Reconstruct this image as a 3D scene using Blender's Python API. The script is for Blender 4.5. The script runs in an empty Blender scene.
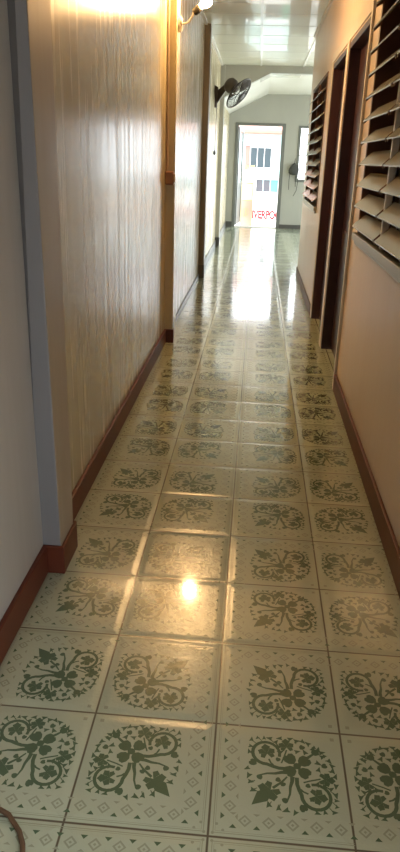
import bpy, bmesh, math, random
from mathutils import Vector, Matrix

S = 0.3                      # one floor tile = 0.30 m; layout below is written in tiles
PI = math.pi
scene = bpy.context.scene
COL = scene.collection
random.seed(7)

# ------------------------------------------------------------------ materials
def new_mat(name):
    m = bpy.data.materials.new(name); m.use_nodes = True
    nt = m.node_tree; b = nt.nodes['Principled BSDF']
    return m, nt, b

def simple(name, col, rough=0.5, metal=0.0, spec=0.5, coat=0.0, emit=None, estr=0.0, mott=0.0, mscale=6.0):
    m, nt, b = new_mat(name)
    b.inputs['Base Color'].default_value = (*col, 1)
    b.inputs['Roughness'].default_value = rough
    b.inputs['Metallic'].default_value = metal
    b.inputs['Specular IOR Level'].default_value = spec
    b.inputs['Coat Weight'].default_value = coat
    if emit:
        b.inputs['Emission Color'].default_value = (*emit, 1)
        b.inputs['Emission Strength'].default_value = estr
    if mott > 0:
        tc = nt.nodes.new('ShaderNodeTexCoord'); n = nt.nodes.new('ShaderNodeTexNoise')
        n.inputs['Scale'].default_value = mscale; n.inputs['Detail'].default_value = 4
        mx = nt.nodes.new('ShaderNodeMix'); mx.data_type = 'RGBA'
        mx.inputs['A'].default_value = (*[c*(1-mott) for c in col], 1)
        mx.inputs['B'].default_value = (*[min(1, c*(1+mott)) for c in col], 1)
        nt.links.new(tc.outputs['Object'], n.inputs['Vector'])
        nt.links.new(n.outputs['Fac'], mx.inputs['Factor'])
        nt.links.new(mx.outputs['Result'], b.inputs['Base Color'])
    return m

def wall_mat(name, col, rough=0.22, streak=0.085, bump=0.06, var=.55):
    """painted plaster, gloss enamel brushed on vertically, with worn streaks"""
    m, nt, b = new_mat(name)
    L = nt.links.new
    geo = nt.nodes.new('ShaderNodeNewGeometry')
    mp = nt.nodes.new('ShaderNodeMapping'); mp.inputs['Scale'].default_value = (9, 9, 0.55)
    L(geo.outputs['Position'], mp.inputs['Vector'])
    n1 = nt.nodes.new('ShaderNodeTexNoise'); n1.inputs['Scale'].default_value = 2.2
    n1.inputs['Detail'].default_value = 5; n1.inputs['Roughness'].default_value = 0.5
    L(mp.outputs['Vector'], n1.inputs['Vector'])
    mp2 = nt.nodes.new('ShaderNodeMapping'); mp2.inputs['Scale'].default_value = (3.0, 3.0, 1.0)
    L(geo.outputs['Position'], mp2.inputs['Vector'])
    n2 = nt.nodes.new('ShaderNodeTexNoise'); n2.inputs['Scale'].default_value = 1.3
    n2.inputs['Detail'].default_value = 5; n2.inputs['Roughness'].default_value = 0.6
    L(mp2.outputs['Vector'], n2.inputs['Vector'])
    # colour: slight wear
    cr = nt.nodes.new('ShaderNodeValToRGB')
    cr.color_ramp.elements[0].position = 0.25; cr.color_ramp.elements[1].position = 0.75
    cr.color_ramp.elements[0].color = (*[c*(1-streak*2.2) for c in col], 1)
    cr.color_ramp.elements[1].color = (*col, 1)
    ad = nt.nodes.new('ShaderNodeMath'); ad.operation = 'MULTIPLY_ADD'
    ad.inputs[1].default_value = 0.5
    L(n1.outputs['Fac'], ad.inputs[0])
    h = nt.nodes.new('ShaderNodeMath'); h.operation = 'MULTIPLY'; h.inputs[1].default_value = 0.5
    L(n2.outputs['Fac'], h.inputs[0]); L(h.outputs[0], ad.inputs[2])
    L(n2.outputs['Fac'], cr.inputs['Fac']); L(cr.outputs['Color'], b.inputs['Base Color'])
    mr = nt.nodes.new('ShaderNodeMapRange')
    mr.inputs['From Min'].default_value = 0.38; mr.inputs['From Max'].default_value = 0.62
    mr.inputs['To Min'].default_value = rough+0.13*var; mr.inputs['To Max'].default_value = rough-0.06*var
    L(n1.outputs['Fac'], mr.inputs['Value']); L(mr.outputs['Result'], b.inputs['Roughness'])
    bp = nt.nodes.new('ShaderNodeBump'); bp.inputs['Strength'].default_value = bump
    bp.inputs['Distance'].default_value = 0.004
    L(n1.outputs['Fac'], bp.inputs['Height']); L(bp.outputs['Normal'], b.inputs['Normal'])
    b.inputs['Specular IOR Level'].default_value = 0.5
    return m

def tile_mat(name, col, joint=True):
    """glazed ceramic: pillowed tile edges, faint orange peel; joints at whole tiles"""
    m, nt, b = new_mat(name)
    L = nt.links.new
    geo = nt.nodes.new('ShaderNodeNewGeometry')
    sep = nt.nodes.new('ShaderNodeSeparateXYZ'); L(geo.outputs['Position'], sep.inputs[0])
    def mth(op, a, bb=None, c=None):
        n = nt.nodes.new('ShaderNodeMath'); n.operation = op
        for i, v in enumerate((a, bb, c)):
            if v is None: continue
            if isinstance(v, (int, float)): n.inputs[i].default_value = v
            else: L(v, n.inputs[i])
        return n.outputs[0]
    def edge(axis):
        f = mth('FRACT', mth('ADD', mth('DIVIDE', sep.outputs[axis], S), 100.0))
        return mth('MINIMUM', f, mth('SUBTRACT', 1.0, f))     # 0 at the joint .. 0.5 in the middle
    e = mth('MINIMUM', edge(0), edge(1))
    # pillow height
    pill = nt.nodes.new('ShaderNodeMapRange'); pill.interpolation_type = 'SMOOTHSTEP'
    pill.inputs['From Min'].default_value = 0.0; pill.inputs['From Max'].default_value = 0.09
    L(e, pill.inputs['Value'])
    n = nt.nodes.new('ShaderNodeTexNoise'); n.inputs['Scale'].default_value = 22; n.inputs['Detail'].default_value = 3
    L(geo.outputs['Position'], n.inputs['Vector'])
    n3 = nt.nodes.new('ShaderNodeTexNoise'); n3.inputs['Scale'].default_value = 110; n3.inputs['Detail'].default_value = 2
    L(geo.outputs['Position'], n3.inputs['Vector'])
    hh = mth('ADD', mth('MULTIPLY', pill.outputs['Result'], 1.3), mth('ADD', mth('MULTIPLY', n.outputs['Fac'], 0.55), mth('MULTIPLY', n3.outputs['Fac'], 0.42)))
    bp = nt.nodes.new('ShaderNodeBump'); bp.inputs['Strength'].default_value = 1.0
    bp.inputs['Distance'].default_value = 0.0016
    L(hh, bp.inputs['Height']); L(bp.outputs['Normal'], b.inputs['Normal'])
    # colour: joint grime plus large soft wear
    n2 = nt.nodes.new('ShaderNodeTexNoise'); n2.inputs['Scale'].default_value = 3.5; n2.inputs['Detail'].default_value = 4
    L(geo.outputs['Position'], n2.inputs['Vector'])
    mx0 = nt.nodes.new('ShaderNodeMix'); mx0.data_type = 'RGBA'
    mx0.inputs['A'].default_value = (*[c*0.86 for c in col], 1); mx0.inputs['B'].default_value = (*[min(1, c*1.08) for c in col], 1)
    L(n2.outputs['Fac'], mx0.inputs['Factor'])
    last = mx0.outputs['Result']
    if joint:
        jm = nt.nodes.new('ShaderNodeMapRange'); jm.inputs['From Min'].default_value = 0.005; jm.inputs['From Max'].default_value = 0.011
        L(e, jm.inputs['Value'])
        mx = nt.nodes.new('ShaderNodeMix'); mx.data_type = 'RGBA'
        mx.inputs['A'].default_value = (0.13, 0.11, 0.075, 1)
        L(last, mx.inputs['B']); L(jm.outputs['Result'], mx.inputs['Factor'])
        last = mx.outputs['Result']
    L(last, b.inputs['Base Color'])
    b.inputs['Roughness'].default_value = 0.19
    b.inputs['IOR'].default_value = 1.55
    b.inputs['Coat Weight'].default_value = 0.8; b.inputs['Coat Roughness'].default_value = 0.08
    return m

def ceil_mat(name, col):
    """washable ceiling board: satin, long soft sheen ripples across"""
    m, nt, b = new_mat(name)
    L = nt.links.new
    geo = nt.nodes.new('ShaderNodeNewGeometry')
    n = nt.nodes.new('ShaderNodeTexNoise'); n.inputs['Scale'].default_value = 3.0; n.inputs['Detail'].default_value = 3
    L(geo.outputs['Position'], n.inputs['Vector'])
    w = nt.nodes.new('ShaderNodeTexWhiteNoise'); w.noise_dimensions = '2D'
    dv = nt.nodes.new('ShaderNodeVectorMath'); dv.operation = 'DIVIDE'; dv.inputs[1].default_value = (2*S, 2*S, 1)
    ofs = nt.nodes.new('ShaderNodeVectorMath'); ofs.operation = 'ADD'; ofs.inputs[1].default_value = (0.1*S, 0, 0)
    fl = nt.nodes.new('ShaderNodeVectorMath'); fl.operation = 'FLOOR'
    L(geo.outputs['Position'], ofs.inputs[0]); L(ofs.outputs[0], dv.inputs[0]); L(dv.outputs[0], fl.inputs[0]); L(fl.outputs[0], w.inputs['Vector'])
    mr = nt.nodes.new('ShaderNodeMapRange'); mr.inputs['To Min'].default_value = 0.26; mr.inputs['To Max'].default_value = 0.42
    L(w.outputs['Value'], mr.inputs['Value']); L(mr.outputs['Result'], b.inputs['Roughness'])
    b.inputs['Base Color'].default_value = (*col, 1)
    bp = nt.nodes.new('ShaderNodeBump'); bp.inputs['Strength'].default_value = 0.5; bp.inputs['Distance'].default_value = 0.01
    L(n.outputs['Fac'], bp.inputs['Height']); L(bp.outputs['Normal'], b.inputs['Normal'])
    b.inputs['Coat Weight'].default_value = 0.3
    return m

def glass_mat(name, col, alpha=0.45, rough=0.2):
    m, nt, b = new_mat(name)
    b.inputs['Base Color'].default_value = (*col, 1); b.inputs['Roughness'].default_value = rough
    b.inputs['Alpha'].default_value = alpha
    n = nt.nodes.new('ShaderNodeTexNoise'); n.inputs['Scale'].default_value = 60
    tc = nt.nodes.new('ShaderNodeTexCoord'); nt.links.new(tc.outputs['Object'], n.inputs['Vector'])
    bp = nt.nodes.new('ShaderNodeBump'); bp.inputs['Strength'].default_value = 0.3; bp.inputs['Distance'].default_value = 0.002
    nt.links.new(n.outputs['Fac'], bp.inputs['Height']); nt.links.new(bp.outputs['Normal'], b.inputs['Normal'])
    return m

CREAM = wall_mat('cream_enamel', (0.63, 0.55, 0.365))
PEACH = wall_mat('peach_enamel', (0.79, 0.64, 0.55), rough=0.34, streak=0.02, bump=0.015, var=.3)
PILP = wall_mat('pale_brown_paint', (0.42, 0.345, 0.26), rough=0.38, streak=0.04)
PALE = wall_mat('pale_paint', (0.50, 0.475, 0.44), rough=0.42, streak=0.05)
BLUE_SHADE = wall_mat('blue_grey_shade', (0.255, 0.25, 0.27), rough=0.42, streak=0.05)  # shade on the nearest pillar's near face, put into its colour
BROWN_SHADE = wall_mat('brown_grey_shade', (0.17, 0.145, 0.11), rough=0.40, streak=0.04)  # third pillar darkened in colour to stand in for its shaded near face
GREYP = wall_mat('grey_green_paint', (0.36, 0.365, 0.325), rough=0.40, streak=0.04)
M = dict(
    tile=tile_mat('glazed_tile', (0.51, 0.56, 0.42)),
    dark=tile_mat('tile_print_green', (0.10, 0.155, 0.088), joint=False),
    mid=tile_mat('tile_print_pale_green', (0.36, 0.38, 0.28), joint=False),
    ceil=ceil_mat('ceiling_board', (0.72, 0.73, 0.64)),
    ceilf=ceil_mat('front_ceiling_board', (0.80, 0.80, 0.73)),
    tbar=simple('white_metal_runner', (0.85, 0.85, 0.82), 0.25, 0.0, 0.6),
    skirt=simple('red_brown_gloss_paint', (0.12, 0.024, 0.009), 0.5, mott=0.25, mscale=9),
    skirtg=simple('dark_grey_skirting_paint', (0.075, 0.075, 0.07), 0.35, mott=0.2),
    maroon=simple('maroon_gloss_paint', (0.040, 0.014, 0.019), 0.35, mott=0.15),
    brown=simple('brown_varnished_wood', (0.13, 0.05, 0.03), 0.5, mott=0.3, mscale=20),
    cream_t=simple('cream_trim_paint', (0.70, 0.64, 0.58), 0.35, mott=0.06),
    blade=glass_mat('frosted_louvre_glass', (0.58, 0.57, 0.52), 0.75, 0.22),
    pane=glass_mat('clear_window_glass', (0.8, 0.85, 0.85), 0.10, 0.03),
    alu=simple('dull_aluminium', (0.45, 0.43, 0.39), 0.4, 0.8),
    black=simple('black_plastic', (0.022, 0.018, 0.014), 0.45),
    brownpl=simple('dark_brown_plastic', (0.05, 0.035, 0.024), 0.45),
    wire=simple('dark_steel_wire', (0.05, 0.045, 0.04), 0.35, 0.6),
    frame=simple('dark_grey_metal_frame', (0.13, 0.14, 0.13), 0.4),
    box=simple('brown_switch_box', (0.30, 0.15, 0.09), 0.3),
    conduit=simple('cream_conduit', (0.50, 0.37, 0.25), 0.4),
    brass=simple('old_brass', (0.35, 0.24, 0.1), 0.35, 0.9),
    bulb=simple('warm_lit_bulb', (1, 0.8, 0.5), 0.3, emit=(1.0, 0.60, 0.26), estr=1.0),
    gate=simple('yellow_gate_paint', (0.85, 0.68, 0.38), 0.5),
    gatep=simple('pink_gate_panel', (0.86, 0.60, 0.48), 0.5),
    street=simple('pale_concrete', (0.55, 0.53, 0.50), 0.8, mott=0.1),
    house=simple('pale_cyan_house_paint', (0.34, 0.50, 0.51), 0.7, mott=0.03),
    eave=simple('red_roof_tile', (0.40, 0.16, 0.12), 0.7, mott=0.2),
    hwin=simple('dark_house_window', (0.035, 0.05, 0.06), 0.25),
    shutter=simple('pink_shutter', (0.30, 0.12, 0.10), 0.6),
    white=simple('white_paint', (0.82, 0.82, 0.81), 0.6),
    red=simple('red_lettering_paint', (0.28, 0.005, 0.015), 0.5),
    grey=simple('grey_lettering_paint', (0.10, 0.12, 0.12), 0.5),
    teal=simple('teal_panel_paint', (0.08, 0.32, 0.24), 0.5),
    dgrey=simple('dark_grey_panel', (0.07, 0.07, 0.085), 0.4),
    leather=simple('dark_grey_cloth', (0.035, 0.037, 0.035), 0.7),
    rust=simple('rust_brown_cord', (0.13, 0.075, 0.04), 0.7, mott=0.4, mscale=60),
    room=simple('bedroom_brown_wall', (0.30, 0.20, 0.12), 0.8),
)

# ------------------------------------------------------------------ helpers (tile units in, metres out)
def link(o, parent=None):
    COL.objects.link(o)
    if parent: o.parent = parent
    return o

class MB:
    def __init__(s, origin=(0, 0, 0)): s.bm = bmesh.new(); s.o = Vector(origin)
    def P(s, p): return (Vector(p) - s.o) * S
    def box(s, x0, x1, y0, y1, z0, z1, mat=0):
        v = [s.bm.verts.new(s.P((x, y, z))) for x in (x0, x1) for y in (y0, y1) for z in (z0, z1)]
        for f in ((0,1,3,2),(4,6,7,5),(0,4,5,1),(2,3,7,6),(0,2,6,4),(1,5,7,3)):
            s.bm.faces.new([v[i] for i in f]).material_index = mat
        return s
    def hexa(s, pts, mat=0):
        """8 points: bottom ring 4 then top ring 4"""
        v = [s.bm.verts.new(s.P(p)) for p in pts]
        for f in ((3,2,1,0),(4,5,6,7),(0,1,5,4),(1,2,6,5),(2,3,7,6),(3,0,4,7)):
            s.bm.faces.new([v[i] for i in f]).material_index = mat
        return s
    def prism_y(s, poly, y0, y1):
        """poly of (x,z) extruded along y"""
        a = [s.bm.verts.new(s.P((x, y0, z))) for x, z in poly]; b = [s.bm.verts.new(s.P((x, y1, z))) for x, z in poly]
        s.bm.faces.new(a); s.bm.faces.new(b[::-1])
        n = len(poly)
        for i in range(n): s.bm.faces.new((a[i], b[i], b[(i+1) % n], a[(i+1) % n]))
        return s
    def tube(s, pts, r, seg=8, closed=False):
        pts = [Vector(p) for p in pts]; n = len(pts); rings = []
        rr = r if isinstance(r, (list, tuple)) else [r]*n
        prev = None
        for i, p in enumerate(pts):
            if closed: d = pts[(i+1) % n] - pts[i-1]
            else: d = pts[min(i+1, n-1)] - pts[max(i-1, 0)]
            d.normalize()
            u = (prev - d*prev.dot(d)) if prev is not None else (Vector((0,0,1)).cross(d) if abs(d.z) < .9 else Vector((1,0,0)).cross(d))
            if u.length < 1e-6: u = Vector((1,0,0)).cross(d)
            u.normalize(); w = d.cross(u); prev = u
            rings.append([s.bm.verts.new(s.P(p + (u*math.cos(2*PI*k/seg) + w*math.sin(2*PI*k/seg))*rr[i])) for k in range(seg)])
        m = n if closed else n-1
        for i in range(m):
            a, b = rings[i], rings[(i+1) % n]
            for k in range(seg): s.bm.faces.new((a[k], a[(k+1) % seg], b[(k+1) % seg], b[k]))
        if not closed:
            s.bm.faces.new(rings[0][::-1]); s.bm.faces.new(rings[-1])
        return s
    def lathe(s, c, axis, prof, seg=20):
        """prof: list of (distance along axis, radius)"""
        c = Vector(c); d = Vector(axis).normalized()
        u = Vector((0,0,1)).cross(d) if abs(d.z) < .9 else Vector((1,0,0)).cross(d)
        u.normalize(); w = d.cross(u); rings = []
        for t, r in prof:
            rings.append([s.bm.verts.new(s.P(c + d*t + (u*math.cos(2*PI*k/seg) + w*math.sin(2*PI*k/seg))*max(r, 1e-4))) for k in range(seg)])
        for a, b in zip(rings, rings[1:]):
            for k in range(seg): s.bm.faces.new((a[k], a[(k+1) % seg], b[(k+1) % seg], b[k]))
        s.bm.faces.new(rings[0][::-1]); s.bm.faces.new(rings[-1])
        return s
    def build(s, name, mat, parent=None, bevel=0, smooth=False, loc=None):
        bmesh.ops.recalc_face_normals(s.bm, faces=s.bm.faces[:])
        if smooth:
            for f in s.bm.faces: f.smooth = True
        me = bpy.data.meshes.new(name); s.bm.to_mesh(me); s.bm.free()
        for mm in (mat if isinstance(mat, (list, tuple)) else [mat]): me.materials.append(mm)
        o = bpy.data.objects.new(name, me); link(o, parent)
        o.location = (0, 0, 0) if parent else s.o * S
        if bevel:
            b = o.modifiers.new('bevel', 'BEVEL'); b.width = bevel; b.segments = 2; b.limit_method = 'ANGLE'
        if smooth and hasattr(me, 'set_sharp_from_angle'): me.set_sharp_from_angle(angle=math.radians(40))
        return o

def tag(o, label=None, cat=None, group=None, kind=None):
    if label: o['label'] = label
    if cat: o['category'] = cat
    if group: o['group'] = group
    if kind: o['kind'] = kind
    return o
def empty(name, loc, **k):
    o = bpy.data.objects.new(name, None); link(o); o.location = Vector(loc) * S; o.empty_display_size = .1
    return tag(o, **k)
def struct(o, label, cat): return tag(o, label, cat, kind='structure')

# ------------------------------------------------------------------ layout numbers (tiles)
XL, XR = -2.03, 1.89            # corridor wall faces
ZC = 8.62                       # corridor ceiling
YB, YR, YH, YF = -6.5, 25.3, 34.0, 45.5   # back end, end of right wall, header beam, front wall
XE = 9.5                        # far side of the front room
PILX = -1.82

# ------------------------------------------------------------------ floor
def stroke(pts, w0, w1=None):
    w1 = w0 if w1 is None else w1
    n = len(pts); out = []; L_ = []; R_ = []
    for i, (x, y) in enumerate(pts):
        ax, ay = pts[max(i-1, 0)]; bx, by = pts[min(i+1, n-1)]
        dx, dy = bx-ax, by-ay; l = math.hypot(dx, dy) or 1
        w = (w0 + (w1-w0)*i/(n-1))/2
        L_.append((x - dy/l*w, y + dx/l*w)); R_.append((x + dy/l*w, y - dx/l*w))
    return [[L_[i], R_[i], R_[i+1], L_[i+1]] for i in range(n-1)]
def disc(cx, cy, r, n=10, ry=None):
    ry = ry or r
    return [(cx + r*math.cos(2*PI*k/n), cy + ry*math.sin(2*PI*k/n)) for k in range(n)]
def leaf(cx, cy, r, ang, lobes=5, deep=0.5):
    deep = .78
    """a lobed ivy leaf as a star fan around its centre"""
    polys = []
    for k in range(lobes):
        a = ang + (k - (lobes-1)/2) * (1.9*PI/lobes) * 0.86
        rl = r * (1.25 if k == lobes//2 else 1.0 if abs(k-lobes//2) == 1 else 0.8)
        w = 0.50
        polys.append([(cx, cy), (cx + rl*deep*math.cos(a-w), cy + rl*deep*math.sin(a-w)),
                      (cx + rl*.85*math.cos(a-.2), cy + rl*.85*math.sin(a-.2)),
                      (cx + rl*math.cos(a), cy + rl*math.sin(a)),
                      (cx + rl*.85*math.cos(a+.2), cy + rl*.85*math.sin(a+.2)),
                      (cx + rl*deep*math.cos(a+w), cy + rl*deep*math.sin(a+w))])
    return polys
def heart(cx, cy, r, ang):
    pts = [(-0.95, 0), (-0.55, .65), (0.1, .95), (0.75, .85), (1.0, .35), (0.78, 0), (1.0, -.35), (0.75, -.85), (0.1, -.95), (-0.55, -.65)]
    c, s_ = math.cos(ang), math.sin(ang)
    return [(cx + r*(c*x - s_*y), cy + r*(s_*x + c*y)) for x, y in pts]

def tile_pattern():
    """one printed tile in [0,1]^2; border along x=0 and y=0, group centre at (1,1)"""
    dark, mid = [], []
    cx, cy = 0.61, 0.59
    half = []
    # scroll in the upper left with an ivy leaf inside, stem running to the centre
    ccx, ccy, r = -0.205, 0.155, 0.105
    arc = [(ccx + r*math.cos(a), ccy + r*math.sin(a)) for a in [math.radians(t) for t in range(-15, 275, 18)]]
    arc += [(-0.16, 0.035), (-0.11, 0.022), (-0.05, 0.022)]
    half += stroke(arc, 0.024, 0.030)
    half += leaf(-0.198, 0.148, 0.078, math.radians(100), 5, .62)
    half += stroke([(-0.185, 0.10), (-0.17, 0.065), (-0.15, 0.045)], 0.014)
    # second stem from the pointed leaf
    half += stroke([(-0.27, -0.06), (-0.20, -0.035), (-0.14, -0.03), (-0.09, -0.015), (-0.045, -0.01)], 0.010, 0.034)
    # ivy leaf above the centre
    half += leaf(-0.045, 0.225, 0.070, math.radians(95), 5, .6)
    half += stroke([(-0.045, 0.2), (-0.07, 0.12), (-0.09, 0.07)], 0.012)
    # edge leaves
    half += [heart(-0.305, 0.055, 0.032, math.radians(150))]
    half += [heart(0.075, 0.235, 0.024, math.radians(60))]
    half += [heart(-.255, -.075, .024, 2.0), heart(-.12, -.085, .022, .5), heart(-.115, .10, .020, 1.2)]
    # sprigs round the medallion
    rnd = random.Random(3)
    sprigs = [(-.32,.27), (-.27,.30), (-.22,.295), (-.17,.30), (-.13,.265), (-.09,.31), (-.02,.31), (.03,.295), (.08,.30), (.13,.275), (.17,.25),
              (-.33,.21), (-.335,.15), (-.345,.0), (-.335,-.06), (-.33,-.12), (-.31,-.19), (.20,.22), (.225,.16), (-.10,.17), (-.11,.22), (.03,.19), (.10,.185)]
    for (x, y) in sprigs:
        a = rnd.uniform(0, 2*PI); rr = rnd.uniform(.018, .029)
        half += [[(x + rr*1.5*math.cos(a), y + rr*1.5*math.sin(a)), (x + rr*math.cos(a+2.2), y + rr*math.sin(a+2.2)), (x + .3*rr*math.cos(a+PI), y + .3*rr*math.sin(a+PI)), (x + rr*math.cos(a-2.2), y + rr*math.sin(a-2.2))]]
        if rnd.random() < .6:
            half += stroke([(x, y), (x*.90+rnd.uniform(-.01, .01), y*.90)], 0.007)
    for p in half:
        dark.append([(cx+x, cy+y) for x, y in p])
        dark.append([(cx+y, cy+x) for x, y in p][::-1])
    # four-lobed flower, tail and ball towards the group centre
    for (x, y), a in (((-.020, .112), 125), ((.082, .100), 45), ((-.022, .008), 225), ((.078, .000), -35)):
        dark.append([(cx+u, cy+v) for u, v in heart(x, y, 0.053, math.radians(a))])
    dark.append([(cx+u, cy+v) for u, v in disc(.030, .055, .030, 10)])
    for p in stroke([(.03, .05), (.09, .12), (.125, .15), (.165, .185)], .034, .016): dark.append([(cx+x, cy+y) for x, y in p])
    dark.append([(cx+u, cy+v) for u, v in disc(.176, .198, .031, 12)])
    # pointed leaf towards the outer corner
    for p in leaf(-.175, -.175, .100, math.radians(225), 5, .5): dark.append([(cx+x, cy+y) for x, y in p])
    dark.append([(cx-.20, cy-.165), (cx-.275, cy-.20), (cx-.315, cy-.315), (cx-.20, cy-.275), (cx-.165, cy-.20)])
    for p in stroke([(-.16, -.16), (-.09, -.10), (-.05, -.05)], .022, .012): dark.append([(cx+x, cy+y) for x, y in p])
    # border band: diamonds and small triangles, fine line along the edge
    N = 6
    for k in range(N):
        t = (k + .5)/N
        for sw in (0, 1):
            q = lambda a, b: (b, a) if sw else (a, b)
            c, ro, ri = .140, .048, .030
            if t > .12:
                cs = [(c-ro, t), (c, t+ro), (c+ro, t), (c, t-ro)]; ci = [(c-ri, t), (c, t+ri), (c+ri, t), (c, t-ri)]
                for e in range(4):
                    mid.append([q(*cs[e]), q(*cs[(e+1) % 4]), q(*ci[(e+1) % 4]), q(*ci[e])])
                mid.append([q(c-.012, t), q(c, t+.012), q(c+.012, t), q(c, t-.012)])
            t2 = (k+1)/N
            if t2 < 1.01:
                for cc, dd in ((.078, .030), (.200, -.020)):
                    (dark if dd > 0 else mid).append([q(cc, t2-.026), q(cc, t2+.026), q(cc+dd, t2)])
    for sw in (0, 1):
        for c, w in ((.030, .006), (.045, .003)):
            a = [(c, c), (c, 1), (c+w, 1), (c+w, c+w)]
            mid.append([(y, x) for x, y in a] if sw else a)
    for d in ((.93, .93),):
        mid.append([(d[0]-.016, d[1]-.016), (d[0]+.016, d[1]-.016), (d[0]+.016, d[1]+.016), (d[0]-.016, d[1]+.016)])
    for d in ((.03, .03), (.10, .055), (.055, .10)):
        mid.append(disc(d[0], d[1], .012, 6))
    return dark, mid

def build_floor():
    vs, fs, mi = [], [], []
    def add(poly, z, m):
        b = len(vs); vs.extend((x*S, y*S, z) for x, y in poly); fs.append(list(range(b, b+len(poly)))); mi.append(m)
    # glazed slab: solid with thickness
    x0, x1, x2, y0, y1, y2 = -2.3, 2.2, XE, YB, YR, YF + .3
    top = [(x0, y0), (x1, y0), (x1, y1), (x2, y1), (x2, y2), (x0, y2)]
    b = len(vs); vs.extend((x*S, y*S, 0.0) for x, y in top); vs.extend((x*S, y*S, -0.12) for x, y in top)
    fs.append([b+i for i in range(6)]); mi.append(0); fs.append([b+6+i for i in range(6)][::-1]); mi.append(0)
    for i in range(6):
        j = (i+1) % 6; fs.append([b+i, b+6+i, b+6+j, b+j]); mi.append(0)
    dark, mid = tile_pattern(); zi = 0
    for r in range(-6, 45):
        cols = range(-3, 2) if r < 25 else range(-3, 6)
        for c in cols:
            # tile occupies [c,c+1]x[r,r+1]; borders sit on even lines
            fx = (c % 2 == 1); fy = (r % 2 == 1)
            for lst, m, z in ((mid, 2, .00025), (dark, 1, .0004)):
                if m == 2 and r > 26: continue
                for p in lst:
                    q = [((1-x if fx else x) + c, (1-y if fy else y) + r) for x, y in p]
                    lo = min(a for a, _ in q); hi = max(a for a, _ in q)
                    if lo < -2.06 or (r < 25 and hi > 1.93): continue
                    if fx != fy: q = q[::-1]
                    zi += 1; add(q, z + (zi % 60)*2.5e-6, m)
    me = bpy.data.meshes.new('floor'); me.from_pydata(vs, [], fs); me.update()
    for m in (M['tile'], M['dark'], M['mid']): me.materials.append(m)
    me.polygons.foreach_set('material_index', mi)
    # make every printed face look up
    bm = bmesh.new(); bm.from_mesh(me)
    for f in bm.faces:
        if f.material_index and f.normal.z < 0: f.normal_flip()
    bm.to_mesh(me); bm.free()
    o = bpy.data.objects.new('floor', me); link(o)
    struct(o, 'glossy cream floor tiles printed with dark green ivy medallions', 'floor')
build_floor()

# ------------------------------------------------------------------ walls
m = MB(); m.box(XL-.5, XL, YB, YF+.3, 0, ZC+.4)
struct(m.build('wall_left', CREAM), 'long cream glossy wall along the left of the corridor', 'wall')

# near left stretch is painted paler
m = MB(); m.box(XL, XL+.012, YB, 2.99, 0, ZC)
struct(m.build('wall_near_left', PALE), 'pale painted wall at the bottom left, before the first pillar', 'wall')

pil = [(2.98, 3.50), (13.20, 13.82), (23.30, 23.85), (33.95, 34.45)]
mats = [(PILP, BLUE_SHADE), CREAM, BROWN_SHADE, GREYP]
plab = ['nearest left wall pillar, its dull face at the left edge', 'left wall pillar carrying the small brown switch box',
        'left wall pillar just before the black wall fan', 'left wall pillar nearest the front doorway']
for i, (a, b) in enumerate(pil):
    m = MB(); lean = .27 if i == 0 else 0
    m.hexa([(XL-.05, a, 0), (PILX, a, 0), (PILX, b, 0), (XL-.05, b, 0), (XL-.05, a, ZC), (PILX, a-lean, ZC), (PILX, b, ZC), (XL-.05, b, ZC)])
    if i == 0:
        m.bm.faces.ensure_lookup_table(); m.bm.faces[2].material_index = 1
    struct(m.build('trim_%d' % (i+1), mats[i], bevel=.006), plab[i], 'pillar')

# right wall with two door openings and two window openings
WT = .36
D2 = (10.35, 13.42, 6.70); D1 = (13.80, 16.90, 6.70)        # y0, y1, height (openings)
W1 = (4.27, 9.25, 3.12, 6.85); OZ = 5.6; W2 = (18.35, 23.9, 3.0, 6.70)  # y0, y1, z0, z1
m = MB()
X0, X1 = XR, XR+WT
def seg(y0, y1, z0, z1): m.box(X0, X1, y0, y1, z0, z1)
seg(YB, -5.4, 0, ZC); seg(-5.4, -2.0, OZ, ZC); seg(-2.0, W1[0], 0, ZC); seg(W1[0], W1[1], 0, W1[2]); seg(W1[0], W1[1], W1[3], ZC)  # gap behind the camera is added to let daylight onto the near end
seg(W1[1], D2[0], 0, ZC); seg(D2[0], D2[1], D2[2], ZC); seg(D2[1], D1[0], 0, ZC); seg(D1[0], D1[1], D1[2], ZC)
seg(D1[1], W2[0], 0, ZC); seg(W2[0], W2[1], 0, W2[2]); seg(W2[0], W2[1], W2[3], ZC); seg(W2[1], YR, 0, ZC)
m.box(XR+WT, XE, YR-.36, YR, 0, ZC)
struct(m.build('wall_right', PEACH), 'peach glossy wall with louvre windows and two doors along the right', 'wall')

# front wall with the door and the window
DF = (-1.42, 1.50, 6.45); WF = (2.62, 4.0, 3.12, 6.42)
m = MB()
def segf(x0, x1, z0, z1): m.box(x0, x1, YF, YF+.4, z0, z1)
segf(XL, DF[0], 0, ZC+.4); segf(DF[0], DF[1], DF[2], ZC+.4); segf(DF[1], WF[0], 0, ZC+.4)
segf(WF[0], WF[1], 0, WF[2]); segf(WF[0], WF[1], WF[3], ZC+.4); segf(WF[1], 4.4, 0, ZC+.4); segf(4.4, 9.0, 6.42, ZC+.4); segf(9.0, XE, 0, ZC+.4)  # unseen wide opening past the window, added so the left wall reflects daylight
struct(m.build('wall_front', GREYP), 'grey front wall around the open doorway at the far end', 'wall')

# side wall of the front room (off to the right) with an unseen opening, added and enlarged for daylight
m = MB()
m.box(XE, XE+.4, YR-.4, YF+.4, 0, .6); m.box(XE, XE+.4, YR-.4, YF+.4, 7.2, ZC+.4)
m.box(XE, XE+.4, YR-.4, 26, .6, 7.2); m.box(XE, XE+.4, 43.0, YF+.4, .6, 7.2)
struct(m.build('wall_side', GREYP), 'side wall of the front room, beyond the right wall', 'wall')
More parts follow.
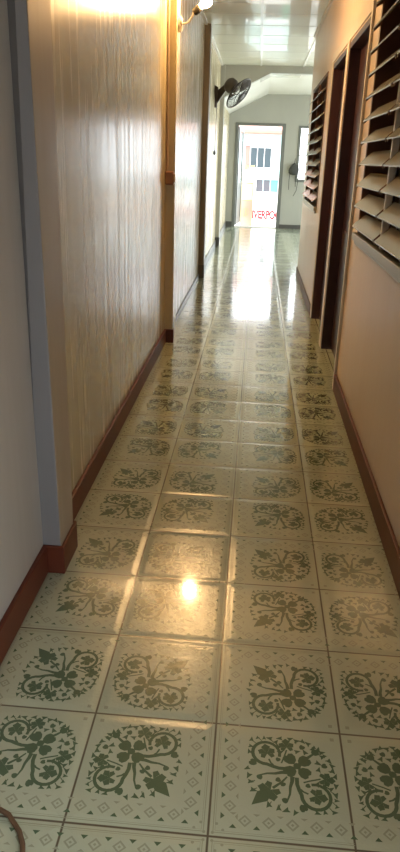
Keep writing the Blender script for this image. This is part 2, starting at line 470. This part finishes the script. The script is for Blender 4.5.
# back end behind the camera
m = MB(); m.box(XL, XR, YB-.3, YB, 0, ZC)
struct(m.build('wall_back', PALE), 'wall closing the corridor behind the camera', 'wall')

# ------------------------------------------------------------------ ceilings, header, runners
m = MB(); m.box(XL, XR+WT, YB, YR, ZC, ZC+.25); m.box(XL, XE, YR, YH, ZC, ZC+.25)
struct(m.build('ceiling', M['ceil']), 'pale ceiling boards above the corridor', 'ceiling')
# T-bar grid
m = MB()
for x in (-.09, 1.96):
    m.box(x-.045, x+.045, YB if x < 0 else YR, YH, ZC-.035, ZC)
m.box(XL, XL+.10, YB, YH, ZC-.05, ZC)
k = YB
while k < YH:
    m.box(XL, XR if k < YR else XE, k-.02, k+.02, ZC-.005, ZC); k += 2.0
struct(m.build('trim_5', M['tbar']), 'white metal runners dividing the ceiling boards', 'ceiling runners')
m = MB(); m.box(XR-.07, XR, YB, YR, ZC-.10, ZC)
struct(m.build('trim_6', M['cream_t']), 'thin cream moulding where right wall meets ceiling', 'moulding')
# header beam whose underside drops to the left, and the folded front ceiling behind it
XK, ZK, SL = .41, 8.30, .50
zl = ZK - SL*(XK-XL)
m = MB(); m.prism_y([(XL, ZC+.25), (XE, ZC+.25), (XE, ZK), (XK, ZK), (XL, zl)], YH, YH+.5)
struct(m.build('trim_7', GREYP), 'grey beam across the ceiling before the front room', 'beam')
m = MB(); m.prism_y([(XL, zl+.22), (XK, ZK+.22), (XE, ZK+.22), (XE, ZK+.02), (XK, ZK+.02), (XL, zl+.02)], YH+.5, YF)
struct(m.build('ceiling_front', M['ceilf']), 'white folded ceiling of the front room beyond the beam', 'ceiling')

# ------------------------------------------------------------------ baseboards
BH = .34
def base_left(y0, y1, mt, name, label, x=XL, h=BH):
    mm = MB(); mm.box(x, x+.05, y0, y1, 0, h); struct(mm.build(name, mt, bevel=.003), label, 'baseboard')
bp = .05
m = MB()
m.box(XL+.01, XL+.06, YB, 2.98, 0, BH)
m.box(XL, PILX+.02, 2.94, 2.98, 0, BH); m.box(PILX, PILX+.035, 2.94, 3.52, 0, BH); m.box(XL, PILX+.02, 3.50, 3.54, 0, BH)
m.box(XL, XL+.05, 3.54, 13.16, 0, BH)
m.box(XL, PILX+.02, 13.16, 13.20, 0, BH); m.box(PILX, PILX+.02, 13.16, 13.30, 0, BH)
struct(m.build('baseboard_left', M['skirt'], bevel=.003), 'red brown baseboard along the left wall', 'baseboard')
m = MB()
m.box(XL, XL+.04, 13.86, 23.26, 0, .16); m.box(XL, PILX+.02, 23.26, 23.30, 0, .5)
m.box(XL, XL+.05, 23.89, 33.9, 0, .30); m.box(XL, PILX+.02, 33.90, 33.95, 0, .45); m.box(XL, XL+.05, 34.5, YF, 0, .30)
struct(m.build('baseboard_far_left', M['skirtg'], bevel=.003), 'dark baseboard on the far half of the left wall', 'baseboard')
m = MB(); m.box(XR-.05, XR, -2.0, 10.03, 0, BH)
struct(m.build('baseboard_right', M['skirt'], bevel=.003), 'red brown baseboard under the near louvre window', 'baseboard')
m = MB(); m.box(XR-.04, XR, 17.15, YR, 0, .30)
struct(m.build('baseboard_far_right', M['brown'], bevel=.003), 'baseboard under the far louvre window', 'baseboard')
m = MB(); m.box(XL+.05, DF[0]-.15, YF-.06, YF, 0, .36); m.box(DF[1]+.15, 4.4, YF-.06, YF, 0, .28)
struct(m.build('baseboard_front', M['skirtg'], bevel=.003), 'dark baseboard along the front wall beside the doorway', 'baseboard')

# ------------------------------------------------------------------ side doors (closed, deep maroon)
def side_door(n, d, label):
    y0, y1, h = d
    t = empty('door_%d' % n, (XR, (y0+y1)/2, 0)); struct(t, label, 'door')
    org = (XR, (y0+y1)/2, 0)
    tw = .10
    m = MB(org)       # lining
    m.box(XR-.01, XR+WT, y0, y0+.12, 0, h); m.box(XR-.01, XR+WT, y1-.12, y1, 0, h); m.box(XR-.01, XR+WT, y0+.12, y1-.12, h-.12, h)
    m.build('door_lining', M['maroon'], t, bevel=.002)
    m = MB(org)       # leaf with raised panels, set at the room side
    xa = XR+WT-.14
    m.box(xa, xa+.12, y0+.13, y1-.13, .03, h-.13)
    for (za, zb) in ((.35, 2.9), (3.3, 6.1)):
        for k in (0, 1):
            w = (y1-y0-.26)/2; ya = y0+.13+k*w
            m.box(xa-.02, xa, ya+.2, ya+w-.2, za, zb)
    lf = m.build('door_leaf', M['maroon'], t, bevel=.003)
    m = MB(org); m.lathe((xa, y0+.38, 3.2), (-1, 0, 0), [(0, .08), (.02, .08), (.03, .03), (.10, .03), (.12, .09), (.17, .10), (.21, .06)], 16)
    m.build('door_knob', M['brass'], lf, smooth=True)
    return t, org
t, org = side_door(1, D1, 'far one of the two dark maroon side doors')
m = MB(org); m.box(XR-.03, XR, 13.44, 13.78, 0, 6.95); m.box(XR-.03, XR, 16.90, 17.12, 0, 6.95); m.box(XR-.03, XR, 13.78, 16.90, 6.74, 6.95)
tag(m.build('door_casing', M['cream_t'], t, bevel=.002), 'pale casing')
t, org = side_door(2, D2, 'nearer one of the two dark maroon side doors')
m = MB(org); m.box(XR-.03, XR, 10.06, 10.33, 0, 6.95); m.box(XR-.05, XR-.03, 10.06, 10.13, 0, 6.95); m.box(XR-.03, XR, 10.33, 13.44, 6.74, 6.95)
tag(m.build('door_casing', M['cream_t'], t, bevel=.002), 'pale casing')

# ------------------------------------------------------------------ louvre windows
def louvre(n, w, cols, ntip, ztip, pitch, label, xt=1.765):
    y0, y1, z0, z1 = w
    org = (XR, (y0+y1)/2, z0)
    t = empty('window_%d' % n, org); struct(t, label, 'window')
    m = MB(org)
    m.box(XR-.02, XR+WT, y0, y0+.10, z0, z1); m.box(XR-.02, XR+WT, y1-.10, y1, z0, z1)
    m.box(XR-.02, XR+WT, y0+.10, y1-.10, z1-.10, z1)
    m.build('window_frame', M['brown'], t, bevel=.002)
    m = MB(org); m.box(XR-.10, XR+WT, y0-.05, y1+.05, z0-.06, z0+.06); m.box(XR-.06, XR, y0, y1, z0-.13, z0-.06)
    tag(m.build('window_sill', M['alu'], t, bevel=.003), 'dull grey sill')
    edges = [y1-.10 - (y1-y0-.2)*k/cols for k in range(cols+1)]
    for k in range(1, cols):
        m = MB(org); m.box(XR-.04, XR+.05, edges[k]-.035, edges[k]+.035, z0+.06, z1-.10)
        tag(m.build('mullion', M['cream_t'] if n == 1 else M['brown'], t, bevel=.002), 'pale upright between glass columns' if n == 1 else 'brown upright between glass columns')
    # security bars inside
    for c in range(cols):
        for k in (1, 2, 3):
            y = edges[c+1] + (edges[c]-edges[c+1])*k/4
            m = MB(org); m.box(XR+.28, XR+.31, y-.03, y+.03, z0+.06, z1-.10); m.build('security_bar', M['maroon'], t)
    for c in range(cols):
        ya, yb = edges[c+1]+.10, edges[c]-.05
        yb2 = yb + (.09 if c == 0 else 0)
        for i in range(ntip):
            z = ztip - pitch*i
            if z + .2 > z1-.08: dx, dz = .21, .13
            else: dx, dz = .21, .20
            th = .018
            org2 = org
            mm = MB(org2)
            a = (xt, z); b = (xt+dx, z+dz)
            mm.hexa([(a[0], ya, a[1]), (b[0], ya, b[1]), (b[0], yb, b[1]), (a[0], yb2, a[1]),
                     (a[0]-th*.4, ya, a[1]+th), (b[0]-th*.4, ya, b[1]+th), (b[0]-th*.4, yb, b[1]+th), (a[0]-th*.4, yb2, a[1]+th)])
            mm.build('louvre_blade', M['blade'], t)
            mm = MB(org2)
            for y in (ya, yb2):
                mm.hexa([(a[0]+.01, y-.02, a[1]-.03), (b[0], y-.02, b[1]-.05), (b[0], y+.012, b[1]-.05), (a[0]+.01, y+.012, a[1]-.03),
                         (a[0]+.01, y-.02, a[1]+.03), (b[0], y-.02, b[1]+.03), (b[0], y+.012, b[1]+.03), (a[0]+.01, y+.012, a[1]+.03)])
            if n == 1: mm.build('blade_clip', M['brown'], t)
            else: mm.bm.free()
    return t
louvre(1, W1, 2, 11, 6.615, .334, 'near louvre window of frosted glass blades on the right wall')
louvre(2, W2, 2, 10, 6.20, .334, 'far louvre window of frosted glass blades on the right wall')
# rooms behind the louvre windows
for nm, (ya, yb) in (('near', (0.5, 10.0)), ('far', (17.3, 24.9))):
    m = MB()
    xa, xb = XR+WT, XR+WT+8
    m.box(xb, xb+.2, ya, yb, 0, ZC); m.box(xa, xb, ya-.2, ya, 0, ZC); m.box(xa, xb, yb, yb+.2, 0, ZC); m.box(xa, xb, ya, yb, -.1, 0); m.box(xa, xb, ya, yb, ZC, ZC+.1)
    struct(m.build('wall_%s_bedroom' % nm, M['room']), 'dark room seen through the %s louvre window' % nm, 'wall')

# ------------------------------------------------------------------ front window
org = ((WF[0]+WF[1])/2, YF, WF[2])
t = empty('window_3', org); struct(t, 'bright window in the front wall right of the doorway', 'window')
m = MB(org); x0, x1, z0, z1 = WF
m.box(x0-.08, x0+.10, YF-.05, YF+.3, z0-.08, z1+.08); m.box(x1-.10, x1+.08, YF-.05, YF+.3, z0-.08, z1+.08)
m.box(x0+.10, x1-.10, YF-.05, YF+.3, z1-.06, z1+.08); m.box(x0+.10, x1-.10, YF-.05, YF+.3, z0-.08, z0+.10)
m.build('window_frame', M['frame'], t, bevel=.003)
m = MB(org)
for z in (4.72,): m.box(x0+.10, x1-.10, YF+.10, YF+.2, z-.04, z+.04)

for k in (1,): m.box(x0+(x1-x0)*k/2-.03, x0+(x1-x0)*k/2+.03, YF+.10, YF+.2, z0+.10, z1-.06)
tag(m.build('glazing_bar', M['white'], t), 'pale glazing bars')
m = MB(org); m.box(x0+.10, x1-.10, YF+.14, YF+.16, z0+.10, z1-.06); m.build('pane', M['pane'], t)

# ------------------------------------------------------------------ front door
org = (0, YF, 0)
t = empty('door_3', org); struct(t, 'open front doorway at the end of the corridor', 'door')
m = MB(org)
m.box(DF[0]-.17, DF[0]+.04, YF-.06, YF+.4, 0, DF[2]+.15); m.box(DF[1]-.04, DF[1]+.20, YF-.06, YF+.4, 0, DF[2]+.15)
m.box(DF[0]+.04, DF[1]-.04, YF-.06, YF+.4, DF[2]-.02, DF[2]+.15)
m.build('door_frame', M['frame'], t, bevel=.003)
m = MB(org); m.box(DF[0], DF[1], YF-.05, YF+.45, 0, .05); m.build('threshold', M['street'], t)
# glazed leaf swung outwards on the left
a, b = Vector((DF[0]+.06, YF+.42, 0)), Vector((DF[0]+.30, YF+3.1, 0))
d = (b-a); nrm = Vector((d.y, -d.x, 0)).normalized()*.05
def plank(mm, s0, s1, z0, z1, th=1.0):
    p, q = a + d*s0, a + d*s1; nn = nrm*th
    mm.hexa([(p.x-nn.x, p.y-nn.y, z0), (q.x-nn.x, q.y-nn.y, z0), (q.x+nn.x, q.y+nn.y, z0), (p.x+nn.x, p.y+nn.y, z0),
             (p.x-nn.x, p.y-nn.y, z1), (q.x-nn.x, q.y-nn.y, z1), (q.x+nn.x, q.y+nn.y, z1), (p.x+nn.x, p.y+nn.y, z1)])
m = MB(org); plank(m, 0, .12, .1, 6.35); plank(m, .88, 1, .1, 6.35); plank(m, .12, .88, 6.15, 6.35); plank(m, .12, .88, .1, .5); plank(m, .12, .88, 2.6, 2.85)
plank(m, .12, .88, .5, 2.6, .5)
lf = m.build('door_leaf', M['frame'], t)
m = MB(org); plank(m, .12, .88, 2.85, 6.15, .2); m.build('glass_pane', M['pane'], lf)
m = MB(org); h0 = a + d*.93 + nrm; m.tube([(h0.x, h0.y, 3.0), (h0.x+.12, h0.y, 3.0), (h0.x+.12, h0.y, 3.4), (h0.x, h0.y, 3.4)], .03); m.build('handle', M['alu'], lf)

# ------------------------------------------------------------------ wall lamp on second pillar
B = Vector((-1.27, 13.33, 7.36))
t = empty('wall_lamp', (PILX, 13.5, 7.0), label='lit warm bulb on a slanted arm, on the pillar above the switch box', cat='lamp')
org = (PILX, 13.5, 7.0)
m = MB(org); m.lathe((PILX, 13.5, 7.0), (1, 0, 0), [(0, .16), (.05, .16), (.08, .12)], 20); m.build('mounting_plate', M['cream_t'], t, smooth=True)
m = MB(org); m.tube([(PILX+.05, 13.5, 7.0), (PILX+.22, 13.45, 7.03), (B.x-.20, B.y+.02, B.z-.16)], .022, 10); m.build('arm', M['cream_t'], t, smooth=True)
ax = (B - Vector((B.x-.20, B.y+.02, B.z-.16))).normalized()
m = MB(org); m.lathe(B - ax*.28, ax, [(0, .05), (.03, .075), (.16, .08), (.18, .065)], 16); m.build('socket', M['black'], t, smooth=True)
m = MB(org); m.lathe(B - ax*.11, ax, [(0, .05), (.05, .06), (.10, .095), (.16, .115), (.22, .11), (.28, .075), (.31, .02)], 20); m.build('bulb', M['bulb'], t, smooth=True)

# ------------------------------------------------------------------ switch box with conduit, on the near face of the same pillar
org = (-1.94, 13.2, 3.87)
t = empty('switch_box', org, label='small brown switch box on the pillar side with a thin upright conduit', cat='switch box')
m = MB(org); m.box(-2.03, -1.83, 13.02, 13.20, 3.72, 4.02); m.build('box_body', M['box'], t, bevel=.012)
m = MB(org); m.box(-1.86, -1.80, 13.05, 13.17, 3.78, 3.96); m.build('socket_plate', M['conduit'], t, bevel=.005)
m = MB(org); m.tube([(-1.995, 13.15, 4.0), (-1.995, 13.15, ZC-.02)], .025, 8); m.build('conduit', M['conduit'], t, smooth=True)

# ------------------------------------------------------------------ wall fan
F0 = Vector((XL, 30.0, 6.87))
t = empty('wall_fan', F0, label='black wall fan tilted downwards on the left wall', cat='fan')
m = MB(F0)
m.hexa([(XL, 29.75, 6.42), (XL, 30.25, 6.42), (XL+.10, 30.2, 6.46), (XL+.10, 29.8, 6.46),
        (XL, 29.75, 7.32), (XL, 30.25, 7.32), (XL+.14, 30.2, 7.25), (XL+.14, 29.8, 7.25)])
m.build('wall_bracket', M['brownpl'], t, bevel=.004)
# unit axes: n = the way the fan blows
n = Vector((.72, -.30, -.62)).normalized()
CC = Vector((-.96, 29.3, 6.98))            # centre of the cage
MC = CC - n*.55                            # motor
m = MB(F0); m.hexa([(XL+.1, 29.85, 6.60), (XL+.1, 30.15, 6.60), (MC.x-.08, MC.y+.10, MC.z-.10), (MC.x-.08, MC.y-.10, MC.z-.10),
                    (XL+.1, 29.85, 7.12), (XL+.1, 30.15, 7.12), (MC.x-.12, MC.y+.10, MC.z+.10), (MC.x-.12, MC.y-.10, MC.z+.10)])
m.build('neck', M['brownpl'], t, bevel=.004)
m = MB(F0); m.lathe(MC - n*.20, n, [(0, .10), (.04, .22), (.14, .30), (.34, .32), (.46, .24), (.55, .12), (.60, .10)], 24); m.build('motor_housing', M['brownpl'], t, smooth=True)
u = n.cross(Vector((0, 0, 1))).normalized(); w = n.cross(u).normalized()
RC = .70
def ring(r, off, k=40): return [CC + n*off + (u*math.cos(2*PI*i/k) + w*math.sin(2*PI*i/k))*r for i in range(k)]
m = MB(F0)
m.tube(ring(RC, 0), .032, 8, True)
m.tube(ring(RC*.60, .15), .012, 6, True); m.tube(ring(RC*.60, -.17), .012, 6, True); m.tube(ring(RC*.3, .19), .012, 6, True)
for i in range(36):
    e = (u*math.cos(2*PI*i/36) + w*math.sin(2*PI*i/36))
    m.tube([CC + e*RC, CC + n*.10 + e*RC*.8, CC + n*.17 + e*RC*.5, CC + n*.20 + e*.12], .007, 4)
    m.tube([CC + e*RC, CC - n*.11 + e*RC*.8, CC - n*.20 + e*RC*.5, CC - n*.22 + e*.2], .007, 4)
m.lathe(CC + n*.17, n, [(0, .15), (.04, .15), (.05, .12)], 20)
m.build('cage', M['wire'], t, smooth=True)
for k in range(3):
    m = MB(F0); a0 = k*2*PI/3 + .5
    pts_t, pts_b = [], []
    for (rr, da, tw) in ((.10, -.2, .03), (.35, -.50, .07), (.62, -.52, .08), (.70, -.1, .02), (.64, .38, -.06), (.38, .35, -.07), (.10, .25, -.03)):
        e = u*math.cos(a0+da) + w*math.sin(a0+da)
        pts_t.append(CC + e*rr + n*(tw+.01)); pts_b.append(CC + e*rr + n*(tw-.01))
    vt = [m.bm.verts.new(m.P(p)) for p in pts_t]; vb = [m.bm.verts.new(m.P(p)) for p in pts_b]
    m.bm.faces.new(vt); m.bm.faces.new(vb[::-1])
    for i in range(7): m.bm.faces.new((vt[i], vb[i], vb[(i+1) % 7], vt[(i+1) % 7]))
    m.build('fan_blade', M['brownpl'], t)
m = MB(F0); m.tube([(XL+.10, 29.8, 6.5), (XL+.09, 29.8, 5.6), (XL+.07, 29.8, 4.62)], .012, 6)
pc = m.build('pull_cord', M['wire'], t)
m = MB(F0); m.lathe((XL+.07, 29.8, 4.68), (0, 0, -1), [(0, .02), (.05, .05), (.14, .06), (.2, .03)], 12); m.build('cord_knob', M['black'], pc, smooth=True)

# ------------------------------------------------------------------ dark bag by the front window
G = Vector((2.42, 45.38, 4.15))
t = empty('hanging_bag', G, label='dark rounded bag hanging at the front window corner with dangling straps', cat='bag')
m = MB(G)
rings = []
prof = [(.04, .03), (.0, .10), (-.12, .25), (-.28, .32), (-.42, .34), (-.56, .33), (-.64, .25), (-.67, .10)]
for k, (dz, r) in enumerate(prof):
    rings.append([m.bm.verts.new(m.P((G.x + r*(1.0+.08*math.sin(3*i*2*PI/20+k))*math.cos(2*PI*i/20), G.y - .14 + .42*r*math.sin(2*PI*i/20), G.z + dz + .03*math.sin(2*i*2*PI/20+1)))) for i in range(20)])
for A_, B_ in zip(rings, rings[1:]):
    for i in range(20): m.bm.faces.new((A_[i], A_[(i+1) % 20], B_[(i+1) % 20], B_[i]))
m.bm.faces.new(rings[0][::-1]); m.bm.faces.new(rings[-1])
m.build('bag_body', M['leather'], t, smooth=True)
m = MB(G); m.tube([(G.x, G.y-.12, 4.12), (G.x+.02, G.y-.05, 4.35), (G.x+.04, G.y+.02, 4.5)], .02, 6); m.build('hook_loop', M['leather'], t)
for pts in ([(2.16, 45.25, 3.62), (2.13, 45.27, 3.1), (2.15, 45.3, 2.55)], [(2.62, 45.25, 3.6), (2.72, 45.27, 3.1), (2.66, 45.3, 2.5), (2.48, 45.3, 2.15)], [(2.50, 45.25, 3.6), (2.56, 45.27, 3.2), (2.58, 45.28, 2.75)]):
    m = MB(G); m.tube(pts, .022, 6); m.build('strap', M['leather'], t)

# ------------------------------------------------------------------ curved brown cord at the bottom left of the floor
pts = []
for x, y in ((-1.80, 0.02), (-1.68, .05), (-1.56, .05), (-1.463, .036), (-1.387, .003), (-1.335, -.05), (-1.275, -.11), (-1.222, -.20), (-1.19, -.30), (-1.20, -.42), (-1.25, -.55)): pts.append((x, y, .018))
m = MB((-1.5, 0, 0)); m.tube(pts, .018, 8)
tag(m.build('cord', M['rust'], smooth=True), 'short curved rust brown cord lying on the tiles at bottom left', 'cord')

# ------------------------------------------------------------------ outside
m = MB(); m.box(-40, 40, YF+.35, 140, -.9, -.35); m.box(XE+.4, 40, YR-.4, YF+.35, -.9, -.35); m.box(XR+WT, 40, -60, 0.4, -.9, -.35)
struct(m.build('ground', M['street']), 'pale concrete ground outside the doorway', 'ground')
# metal gate, half open, standing outside on the left
org = (-.72, 49.0, -.35)
t = empty('metal_gate', org, label='pale yellow and pink metal gate standing just outside the doorway', cat='gate')
m = MB(org); xa, xb = -1.08, -.22
m.box(xa, xa+.05, 48.95, 49.05, -.35, 4.0); m.box(xb-.05, xb, 48.95, 49.05, -.35, 4.0)
for z in (-.30, 1.55, 2.75, 3.9): m.box(xa+.05, xb-.05, 48.96, 49.04, z, z+.08)
m.build('gate_frame', M['gate'], t)
for k in range(6):
    x = xa + .05 + (xb-xa-.1)*(k+.5)/6
    m = MB(org); m.box(x-.016, x+.016, 48.98, 49.02, 2.83, 3.9); m.build('bar', M['gate'], t)
m = MB(org); m.box(xa+.05, xb-.05, 48.985, 49.015, 1.63, 2.75); tag(m.build('upper_panel', M['white'], t), 'white sheet panel')
m = MB(org); m.box(xa+.05, xb-.05, 48.985, 49.015, -.22, 1.55); lp = m.build('lower_panel', M['gatep'], t); tag(lp, 'pink sheet panel')
m = MB(org)
m.tube([(-.80 + .10*math.cos(a), 48.96, .75+.30*math.sin(a)) for a in [math.radians(q) for q in range(0, 360, 30)]], .02, 6, True)
m.tube([(-.60 + .08*math.cos(a), 48.96, .78+.28*math.sin(a)) for a in [math.radians(q) for q in range(0, 360, 30)]], .02, 6, True)
m.build('scrollwork', M['gate'], lp)

# low white wall with red lettering
YW = 56.0
org = (.7, YW, -.35)
t = empty('boundary_wall', org, label='low white wall outside with red lettering, seen through the doorway', cat='wall')
m = MB(org); m.box(-3.2, 4.5, YW, YW+.4, -.4, 1.90)
m.build('wall_body', M['white'], t)
m = MB(org); m.box(-3.2, 4.5, YW-.04, YW+.44, 2.98, 3.10); m.box(-.16, -.06, YW+.05, YW+.35, 1.90, 2.98); m.box(1.72, 1.82, YW+.05, YW+.35, 1.90, 2.98)
m.build('top_rail', M['white'], t)
for (xa, xb, mt, nm, lb) in ((-.06, .48, 'dgrey', 'dark_panel', 'dark rounded panel'), (.54, 1.06, 'dgrey', 'dark_panel', 'dark rounded panel'), (1.12, 1.72, 'teal', 'teal_panel', 'teal panel')):
    m = MB(org); m.box(xa, xb, YW+.14, YW+.22, 1.94, 2.86); tag(m.build(nm, M[mt], t, bevel=.03), lb)
def text_mesh(body, size, depth, mat, parent, origin, pos, sx=1.0, weight=0.0):
    cu = bpy.data.curves.new('lettering', 'FONT'); cu.body = body; cu.size = size*S; cu.extrude = depth*S; cu.offset = weight
    ob = bpy.data.objects.new('lettering', cu); COL.objects.link(ob)
    dg = bpy.context.evaluated_depsgraph_get()
    me = bpy.data.meshes.new_from_object(ob.evaluated_get(dg))
    bpy.data.objects.remove(ob)
    me.materials.clear(); me.materials.append(mat)
    R_ = Matrix.Rotation(PI/2, 4, 'X')
    me.transform(Matrix.Translation((Vector(pos)-Vector(origin))*S) @ R_ @ Matrix.Diagonal((sx, 1, 1, 1)))
    o = bpy.data.objects.new('lettering', me); link(o, parent)
    return o
o = text_mesh('LIVERPOOL', .88, .01, M['red'], t, org, (-.56, YW-.012, -.16), .66, .011); tag(o, 'red capital lettering')
# the small second line is too faint to read: short grey strokes
m = MB(org); rnd = random.Random(5); x = -.05
while x < 1.75:
    w_ = rnd.uniform(.05, .11); m.box(x, x+w_, YW-.008, YW, -.26, -.26+rnd.uniform(.05, .10)); x += w_ + rnd.uniform(.03, .09)
tag(m.build('small_print', M['grey'], t), 'faint small grey print')

# neighbouring house
YN = 66.0
org = (0, YN, -.35)
t = empty('neighbour_house', org, label='pale cyan house with red eave across the way, seen through the doorway', cat='house')
m = MB(org); m.box(-16, 3.2, YN, YN+12, -.4, 6.75); m.build('house_wall', M['house'], t)
m = MB(org); m.prism_y([(-16.5, 6.62), (3.7, 6.62), (3.7, 6.85), (-16.5, 6.85)], YN-1.0, YN)
m.hexa([(-16.5, YN-1.05, 6.7), (3.7, YN-1.05, 6.7), (3.7, YN+8, 9.4), (-16.5, YN+8, 9.4), (-16.5, YN-1.05, 6.95), (3.7, YN-1.05, 6.95), (3.7, YN+8, 9.65), (-16.5, YN+8, 9.65)])
m.build('roof', M['eave'], t)
m = MB(org); m.box(-.82, 1.20, YN-.06, YN, 3.65, 5.50); wf = m.build('window', M['white'], t)
m = MB(org)
for k in range(3): m.box(-.76+k*.66, -.16+k*.66, YN-.09, YN-.06, 3.72, 5.43)
m.build('window_pane', M['hwin'], wf)
m = MB(org); m.box(-1.25, -.86, YN-.12, YN, 3.5, 5.6); tag(m.build('shutter', M['shutter'], t, bevel=.003), 'pink open shutter')

# ------------------------------------------------------------------ light
w = bpy.data.worlds.new('sky'); scene.world = w; w.use_nodes = True
bg = w.node_tree.nodes['Background']; bg.inputs['Color'].default_value = (0.90, 0.965, 1.0, 1); bg.inputs['Strength'].default_value = 3.0
def portal(loc, size, sy, rot):
    l = bpy.data.lights.new('sky_portal', 'AREA'); l.shape = 'RECTANGLE'; l.size = size*S; l.size_y = sy*S
    l.cycles.is_portal = True
    o = bpy.data.objects.new('sky_portal', l); COL.objects.link(o); o.location = Vector(loc)*S; o.rotation_euler = rot
portal((0.04, YF+.45, 3.3), 2.9, 6.4, (-PI/2, 0, 0))
portal((3.3, YF+.45, 4.8), 1.3, 3.3, (-PI/2, 0, 0))
portal((6.7, YF+.45, 3.2), 4.6, 6.4, (-PI/2, 0, 0))
portal((XE+.42, 34.5, 3.9), 6.6, 17, (0, PI/2, 0))
portal((XR+.30, -3.7, 2.8), 5.6, 3.4, (0, PI/2, 0))
sun = bpy.data.lights.new('sun', 'SUN'); sun.energy = 3.5; sun.angle = .01; sun.color = (1, .95, .86)
so = bpy.data.objects.new('sun', sun); COL.objects.link(so); so.rotation_euler = (math.radians(38), 0, math.radians(-18))
M['bulb'].node_tree.nodes['Principled BSDF'].inputs['Emission Strength'].default_value = 390.0

# ------------------------------------------------------------------ camera
CAM = Vector((0.08837, -3.29399, 4.29685))
p_, y_, r_ = PARAMS = (0.37440, -0.06965, 0.03170)
cp, sp, cy, sy, cr, sr = math.cos(p_), math.sin(p_), math.cos(y_), math.sin(y_), math.cos(r_), math.sin(r_)
f = Vector((sy*cp, cy*cp, -sp)); R0 = Vector((cy, -sy, 0)); U0 = R0.cross(f)
R2 = R0*cr + U0*sr; U2 = U0*cr - R0*sr
cam = bpy.data.cameras.new('camera'); co = bpy.data.objects.new('camera', cam); COL.objects.link(co)
mat = Matrix(((R2.x, U2.x, -f.x, 0), (R2.y, U2.y, -f.y, 0), (R2.z, U2.z, -f.z, 0), (0, 0, 0, 1)))
mat.translation = CAM*S
co.matrix_world = mat
cam.sensor_fit = 'VERTICAL'; cam.sensor_height = 24.0; cam.lens = 24.0*679.36/852.0
cam.clip_start = .02; cam.clip_end = 200
scene.camera = co

scene.view_settings.view_transform = 'Standard'; scene.view_settings.look = 'None'
scene.view_settings.gamma = 1.0; scene.view_settings.use_curve_mapping = False
scene.view_settings.exposure = 1.12
scene.cycles.use_denoising = True
scene.cycles.max_bounces = 10; scene.cycles.diffuse_bounces = 6; scene.cycles.glossy_bounces = 5; scene.cycles.transparent_max_bounces = 16
scene.cycles.sample_clamp_indirect = 8.0
